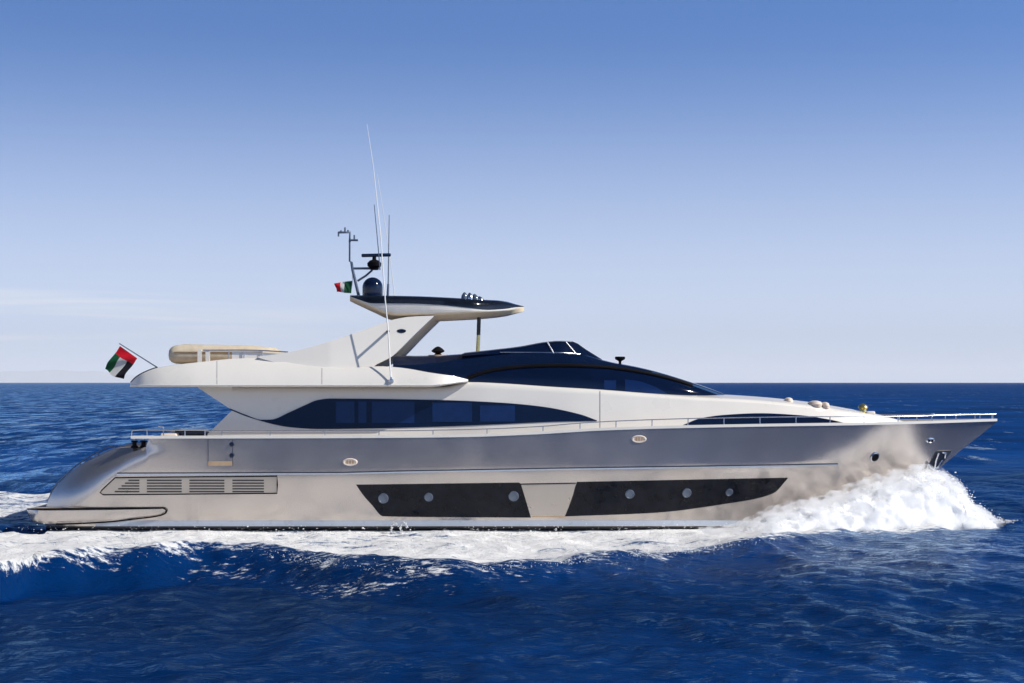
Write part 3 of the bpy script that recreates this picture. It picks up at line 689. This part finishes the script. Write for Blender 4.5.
# ship's waves and foam
A = np.abs(Y); ao = ao_f(X)*np.where(Y > 0, 0.62, 1.0)
hullb = np.interp(X, wlx, wlb, left=2.6, right=0)
inx = (X > -46) & (X < 19) & (A < 40)
ridge = np.exp(-((A-(ao-1.0))/1.5)**2)*np.interp(X, [-46, -20, -12, -2, 6, 12, 17], [.4, .5, .55, .28, .2, .2, .0])
trough = -np.exp(-((A-(ao+2.6))/2.6)**2)*np.interp(X, [-46, -20, -12, -4, 4, 17], [.4, .5, .6, .35, .15, 0])
fo_ = np.zeros_like(X)
u = np.clip((ao-A)/np.maximum(ao-hullb, 0.4), -3, 1)
w_in = np.clip((ao-A)/np.interp(X, [-20, -9, -4, 4, 10], [1.2, 1.6, 4.2, 3.0, 1.2]), -1, 1)
inner = np.interp(X, [-46, -19, -17, -10, 15], [2.6, 2.2, 2.9, 0, 0])     # clear water straight behind the stern
fo_ = np.clip(w_in*0.5+0.5, 0, 1)*(A > inner*0.4)*np.clip((A-inner)/1.2+0.6, 0, 1)
fo_[~inx] = 0
fo_ *= 0.47+0.64*fbm(X*0.5, Y*0.9, 4, 21)
lace = np.clip(1-np.abs(A-(ao+1.2))/2.4, 0, 1)*np.interp(X, [-12, -9.5, -3, 1, 3], [0, .42, .42, .1, 0])
lace2 = np.clip(1-np.abs(A-(ao+2.0))/1.8, 0, 1)*np.interp(X, [0, 2, 5, 7], [0, .34, .34, 0])
fo_ = np.where(inx, np.maximum(fo_, np.maximum(lace, lace2)), 0)
ridge *= np.where(Y > 0, 0.35, 1.0); fo_ = np.where(Y > 0, fo_*0.8, fo_)
near = inx
Z[near] += ridge[near]+trough[near]
n1 = fbm(X[near]*1.7, Y[near]*1.7, 4, 3); n2 = fbm(X[near]*0.6, Y[near]*0.8, 3, 9)
Z[near] += np.clip(fo_[near]*1.6-0.5, 0, 1)*((n1-0.5)*0.20+(n2-0.5)*0.12-0.03)
Z[near] -= 0.22*np.exp(-((A[near]-hullb[near])/0.9)**2)*(X[near] < 13)
damp = np.clip((A-hullb)/0.8, 0, 1)
Z = np.where(inx & (X < 14.5) & (X > -17), Z*np.maximum(damp, 0.25), Z)
X = X+DX; Y = Y+DY
nv = NX*NY
me = bpy.data.meshes.new('sea'); me.vertices.add(nv)
me.vertices.foreach_set('co', np.stack([X, Y, Z], 1).astype(np.float32).ravel())
ii = (np.arange(NY-1)[:, None]*NX+np.arange(NX-1)[None, :]).ravel()
fv = np.stack([ii, ii+1, ii+1+NX, ii+NX], 1).astype(np.int32)
me.loops.add(fv.size); me.loops.foreach_set('vertex_index', fv.ravel())
me.polygons.add(len(fv)); me.polygons.foreach_set('loop_start', np.arange(0, fv.size, 4, dtype=np.int32))
me.polygons.foreach_set('use_smooth', np.ones(len(fv), bool)); me.update()
at = me.attributes.new('foam', 'FLOAT', 'POINT'); at.data.foreach_set('value', fo_.astype(np.float32))

wm = bpy.data.materials.new('sea_water'); wm.use_nodes = True; t = wm.node_tree; t.nodes.clear()
out = N(t, 'ShaderNodeOutputMaterial'); geo = N(t, 'ShaderNodeNewGeometry')
def nz(scale, detail=4, vec=(1, 1, 1), rough=0.5, dist=0.0):
    n = N(t, 'ShaderNodeTexNoise'); n.inputs['Scale'].default_value = scale; n.inputs['Detail'].default_value = detail; n.inputs['Roughness'].default_value = rough; n.inputs['Distortion'].default_value = dist
    m = N(t, 'ShaderNodeVectorMath', operation='MULTIPLY'); m.inputs[1].default_value = vec
    t.links.new(geo.outputs['Position'], m.inputs[0]); t.links.new(m.outputs[0], n.inputs['Vector']); return n.outputs[0]
bsum = mth(t, 'ADD', mth(t, 'MULTIPLY', nz(1.1, 6, (0.7, 1.3, 1), 0.62, 0.4), 0.55), mth(t, 'MULTIPLY', nz(0.16, 5, (0.6, 1.4, 1), 0.6, 0.3), 2.0))
bsum = mth(t, 'ADD', bsum, mth(t, 'MULTIPLY', nz(4.2, 4, (0.5, 1.2, 1), 0.6), 0.16))
bmp = N(t, 'ShaderNodeBump'); bmp.inputs['Strength'].default_value = 1.0; bmp.inputs['Distance'].default_value = 0.22
t.links.new(bsum, bmp.inputs['Height'])
dif = N(t, 'ShaderNodeBsdfDiffuse'); t.links.new(bmp.outputs[0], dif.inputs['Normal'])
patchy = mr(t, nz(0.05, 4, (0.7, 1.2, 1)), 0.35, 0.65, 0.6, 1.3, 'LINEAR')  # blue variation widened to stand in for swell shading and hull reflection
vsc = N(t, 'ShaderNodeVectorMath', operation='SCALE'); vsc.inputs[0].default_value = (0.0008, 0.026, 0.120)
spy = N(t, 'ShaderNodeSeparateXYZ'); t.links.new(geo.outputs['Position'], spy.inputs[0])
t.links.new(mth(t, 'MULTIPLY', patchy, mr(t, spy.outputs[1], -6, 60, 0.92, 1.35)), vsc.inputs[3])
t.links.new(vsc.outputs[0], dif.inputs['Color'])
glo = N(t, 'ShaderNodeBsdfGlossy'); glo.inputs['Roughness'].default_value = 0.035; glo.inputs['Color'].default_value = (0.40, 0.70, 1.0, 1); t.links.new(bmp.outputs[0], glo.inputs['Normal'])
GC = N(t, 'ShaderNodeMix', data_type='RGBA'); GC.inputs[6].default_value = (0.40, 0.70, 1.0, 1); GC.inputs[7].default_value = (0.66, 0.83, 1.0, 1); t.links.new(GC.outputs[2], glo.inputs['Color'])
fre = N(t, 'ShaderNodeFresnel'); fre.inputs['IOR'].default_value = 1.333; t.links.new(bmp.outputs[0], fre.inputs['Normal'])
spx = N(t, 'ShaderNodeSeparateXYZ'); t.links.new(geo.outputs['Position'], spx.inputs[0])
slick = mr(t, mth(t, 'DIVIDE', mth(t, 'ADD', spx.outputs[0], mth(t, 'MULTIPLY', spx.outputs[1], 0.05)), mth(t, 'ADD', mth(t, 'MAXIMUM', spx.outputs[1], 0), 90)), 0.22, -0.28)      # gusty, paler water off the port quarter
gust = mth(t, 'MULTIPLY', mth(t, 'MULTIPLY', slick, mr(t, spx.outputs[1], 4, 25)), mr(t, nz(0.36, 9, (1.0, 0.15, 1), 0.80), 0.47, 0.57))
calm = mth(t, 'MULTIPLY', mth(t, 'MULTIPLY', mr(t, spx.outputs[0], -1, 6), mr(t, spx.outputs[0], 19, 15.5)), mth(t, 'MULTIPLY', mr(t, spx.outputs[1], -20, -13), mr(t, spx.outputs[1], 2, -2)))      # water ironed flat beside the bow wave
t.links.new(mth(t, 'SUBTRACT', 1.0, mth(t, 'MULTIPLY', calm, 0.28)), bmp.inputs['Strength'])
t.links.new(calm, GC.inputs[0])
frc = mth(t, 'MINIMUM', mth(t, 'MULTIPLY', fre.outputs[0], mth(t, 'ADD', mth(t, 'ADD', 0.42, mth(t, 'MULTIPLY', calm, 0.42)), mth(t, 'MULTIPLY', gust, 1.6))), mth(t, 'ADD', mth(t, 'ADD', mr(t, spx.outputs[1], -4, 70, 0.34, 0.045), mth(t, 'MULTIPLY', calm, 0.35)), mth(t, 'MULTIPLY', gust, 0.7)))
wmix = N(t, 'ShaderNodeMixShader'); t.links.new(frc, wmix.inputs[0]); t.links.new(dif.outputs[0], wmix.inputs[1]); t.links.new(glo.outputs[0], wmix.inputs[2])
fa = N(t, 'ShaderNodeAttribute', attribute_name='foam')
fn = mth(t, 'ADD', mth(t, 'MULTIPLY', nz(4.2, 8, (0.55, 1.0, 1), 0.74, 0.1), 0.75), mth(t, 'MULTIPLY', nz(0.5, 5, (0.5, 1, 1), 0.6, 0.1), 0.35))
fmask = mr(t, mth(t, 'ADD', fa.outputs['Fac'], mth(t, 'MULTIPLY', mth(t, 'SUBTRACT', fn, 0.55), 1.9)), 0.46, 0.66)
# scattered small whitecaps, and white flecks painted in for glints on the water
cap = mth(t, 'MAXIMUM', mr(t, nz(0.9, 8, (0.5, 0.8, 1), 0.74, 0.2), 0.685, 0.73), mth(t, 'MULTIPLY', mr(t, mth(t, 'ADD', nz(0.22, 9, (1.0, 0.22, 1), 0.78), mth(t, 'MULTIPLY', gust, 0.05)), 0.59, 0.65), mr(t, spx.outputs[1], 8, 40)))
fmask2 = mth(t, 'MAXIMUM', mth(t, 'MULTIPLY', fmask, mr(t, fa.outputs['Fac'], 0.02, 0.15)), mth(t, 'MULTIPLY', cap, 0.7))
fd = N(t, 'ShaderNodeBsdfDiffuse')      # thin bluish froth to thick white foam
fcm = N(t, 'ShaderNodeMix', data_type='RGBA'); fcm.inputs[6].default_value = (0.30, 0.42, 0.56, 1); fcm.inputs[7].default_value = (0.97, 0.97, 0.97, 1)
t.links.new(mr(t, mth(t, 'ADD', fa.outputs['Fac'], mth(t, 'MULTIPLY', mth(t, 'SUBTRACT', fn, 0.55), 2.2)), 0.32, 0.78), fcm.inputs[0]); t.links.new(fcm.outputs[2], fd.inputs['Color'])
fb = N(t, 'ShaderNodeBump'); fb.inputs['Strength'].default_value = 1.0; fb.inputs['Distance'].default_value = 0.25; t.links.new(fn, fb.inputs['Height']); t.links.new(fb.outputs[0], fd.inputs['Normal'])
fmix = N(t, 'ShaderNodeMixShader'); t.links.new(fmask2, fmix.inputs[0]); t.links.new(wmix.outputs[0], fmix.inputs[1]); t.links.new(fd.outputs[0], fmix.inputs[2])
t.links.new(fmix.outputs[0], out.inputs[0])
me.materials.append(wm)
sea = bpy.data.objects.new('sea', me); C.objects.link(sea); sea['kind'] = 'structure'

# ------------------------------------------------------------------ bow wave of white water, and its spray
M['foam'] = mat('white_water', (0.84, 0.85, 0.86), 0.8, noise=0.04, nscale=3, bump=0.22, bscale=6, spec=0.2)
_b = M['foam'].node_tree.nodes['Principled BSDF']; _b.inputs['Subsurface Weight'].default_value = 1.0; _b.inputs['Subsurface Radius'].default_value = (0.5, 0.5, 0.5); _b.inputs['Subsurface Scale'].default_value = 0.7
sp_t = crv((700, 541), (735, 531), (760, 522), (800, 511), (840, 499.5), (870, 489.5), (900, 480), (922, 475.5), (938, 477.5), (951, 484.5), (960, 496), (966, 506), (978, 513.5), (994, 521.5), (1012, 527.5))
sp_c = crv((700, 5.0), (760, 3.9), (800, 3.1), (850, 2.2), (890, 1.6), (925, 1.15), (960, 1.0), (1012, 1.1))
sp_w = crv((700, 1.2), (760, 1.5), (800, 1.7), (850, 1.9), (900, 1.8), (940, 1.5), (965, 1.3), (982, 1.25), (996, .6), (1003, .08))
def spray(side, grow=0.0):
    bm = bmesh.new(); rings = []; nseg = 84
    for px in rng_cols(700, 1003, 1.0):
        c, w = sp_c(px), sp_w(px); top = P(px, sp_t(px), c); h = max(top.z, 0.05); row = []
        for k in range(nseg+1):
            a = math.pi*k/nseg
            oy = math.cos(a)*w; oz = math.sin(a)**0.8*h
            lean = 0.35*(oz/h)*w*0.3
            p = Vector((top.x, -(c+oy)+lean, oz-0.12))
            n = Vector((0, -math.cos(a), math.sin(a)))
            d = 0
            for sc, am in ((0.7, 0.36), (1.5, 0.26), (3.2, 0.09), (7.0, 0.07), (15, 0.045), (30, 0.02)):
                d += am*(0.55-abs(mnoise.noise(Vector((p.x*0.8, p.y, p.z))*sc+Vector((3.1*sc, 0, 0)))))
            d *= min(1, h/0.8+0.25)*(1.0 if a < 1.9 else max(0.25, 1-(a-1.9)*1.2))
            p += n*(d-0.12+grow)+Vector((0.25*mnoise.noise(p*2.4), 0, 0))
            p.y *= side; row.append(bm.verts.new(p))
        rings.append(row)
    for a, b_ in zip(rings, rings[1:]):
        for k in range(nseg): bm.faces.new((a[k], a[k+1], b_[k+1], b_[k]))
    return bm
bmn = spray(1); bmf = spray(-1)
tmp = bpy.data.meshes.new('t'); bmf.to_mesh(tmp); bmf.free(); bmn.from_mesh(tmp); bpy.data.meshes.remove(tmp)
bow_wave = link('bow_wave', bmn, M['foam'], None, 180)
tag(bow_wave, 'heaped white bow wave bursting up along the yacht bow', 'wave', kind='stuff')
mist_m = bpy.data.materials.new('spray_mist'); mist_m.use_nodes = True; t = mist_m.node_tree; t.nodes.clear()
mo = N(t, 'ShaderNodeOutputMaterial'); mv = N(t, 'ShaderNodeVolumePrincipled'); mv.inputs['Color'].default_value = (0.97, 0.98, 1, 1)
mg = N(t, 'ShaderNodeTexCoord'); mn = N(t, 'ShaderNodeTexNoise'); mn.inputs['Scale'].default_value = 2.2; mn.inputs['Detail'].default_value = 5
t.links.new(mg.outputs['Object'], mn.inputs['Vector']); t.links.new(mr(t, mn.outputs[0], 0.44, 0.72, 0, 4.5), mv.inputs['Density']); t.links.new(mv.outputs[0], mo.inputs['Volume'])
for sd in (1, -1):
    mist = link('spray_mist', spray(sd, 0.34), mist_m, None, 180)
    tag(mist, 'fine white mist hanging over the bow wave', 'mist', kind='stuff')
# droplets thrown clear of the white water
pts = []
for _ in range(9000):
    px = random.choice((random.uniform(735, 1006), random.uniform(900, 1006))); c, w = sp_c(px), sp_w(px)
    top = P(px, sp_t(px), c); a = random.uniform(0.15, 0.9)*math.pi
    rr_ = 1+abs(random.gauss(0, 0.055)); h = max(top.z, .1)
    p = Vector((top.x+random.gauss(0, .2), -(c+math.cos(a)*w*rr_), max(0.02, math.sin(a)**.8*h*rr_+0.04)))
    pts.append((p, abs(random.gauss(0, 0.009))+0.005))
for _ in range(3800):
    px = random.uniform(20, 760); x = (px-512)*55/F; e = float(ao_f(x)); hb0 = float(np.interp(x, wlx, wlb))
    a = random.choice((e-abs(random.gauss(0, .8)), random.uniform(hb0+0.2, max(e, hb0+.3))))
    pts.append((Vector((x, -a, 0.08+abs(random.gauss(0, 0.09)))), abs(random.gauss(0, 0.008))+0.005))
for _ in range(160):     # the little loop of spray at the chine
    th = random.uniform(0, math.pi*1.4); r_ = 0.18+random.gauss(0, .025); o_ = random.choice((-.16, .16))
    p = P(399.5, 528, 3.75); pts.append((p+Vector((o_+math.cos(th)*r_*.7, random.gauss(0, .05), math.sin(th)*r_)), 0.016))
ico = bmesh.new(); bmesh.ops.create_icosphere(ico, subdivisions=1, radius=1); iv = np.array([v.co[:] for v in ico.verts]); ifc = np.array([[v.index for v in f.verts] for f in ico.faces]); ico.free()
allv = np.concatenate([iv*r_*np.array([random.uniform(.8, 1.8), 1, random.uniform(.7, 1.3)])+np.array(p[:]) for p, r_ in pts]); allf = np.concatenate([ifc+12*i for i in range(len(pts))])
me2 = bpy.data.meshes.new('spray'); me2.from_pydata(allv.tolist(), [], allf.tolist()); me2.materials.append(M['foam'])
spo = bpy.data.objects.new('spray', me2); C.objects.link(spo); tag(spo, 'white spray droplets flung above the bow wave and the wake', 'spray', kind='stuff')

# ------------------------------------------------------------------ far shore and the air in front of it
bm = bmesh.new(); D0 = 105000.0; r0 = []; r1 = []; r2 = []
hc_ = crv((-500, 2), (-300, 9), (-150, 13.5), (-40, 12.4), (0, 11.8), (20, 11.6), (35, 12.4), (55, 13), (72, 11.4), (88, 12.2), (105, 10), (125, 8), (150, 5), (185, 2), (215, 0.3))
for px in rng_cols(-500, 215, 2.5):
    x = (px-512)*(D0)/F; h = max(0.2, hc_(px)+0.7*mnoise.noise(Vector((px*0.08, 0, 0))))*D0/F*0.98+CAM_Z
    r0.append(bm.verts.new((x, D0+CAM_Y, -2))); r1.append(bm.verts.new((x, D0+1200, h))); r2.append(bm.verts.new((x, D0+3500, -2)))
for a, b_ in ((r0, r1), (r1, r2)):
    for i in range(len(a)-1): bm.faces.new((a[i], a[i+1], b_[i+1], b_[i]))
hills = link('hills', bm, mat('far_hills', (0.40, 0.38, 0.35), 0.9, noise=0.2, nscale=0.0006), None, 60)
hills['kind'] = 'structure'; hills['label'] = 'low hazy line of hills on the horizon at the left'

hz = bpy.data.materials.new('haze_air'); hz.use_nodes = True; t = hz.node_tree; t.nodes.clear()
out = N(t, 'ShaderNodeOutputMaterial'); pv = N(t, 'ShaderNodeVolumePrincipled')
pv.inputs['Color'].default_value = (0.98, 0.99, 1.0, 1); pv.inputs['Density'].default_value = 1.8e-5; pv.inputs['Anisotropy'].default_value = 0.0
t.links.new(pv.outputs[0], out.inputs['Volume'])
bm = bmesh.new(); add_box(bm, (0, 55000, 598), (240000, 124000, 1206))
haze = link('haze', bm, hz, None, 0); haze['kind'] = 'stuff'; haze['label'] = 'thin pale sea haze in front of the far hills'
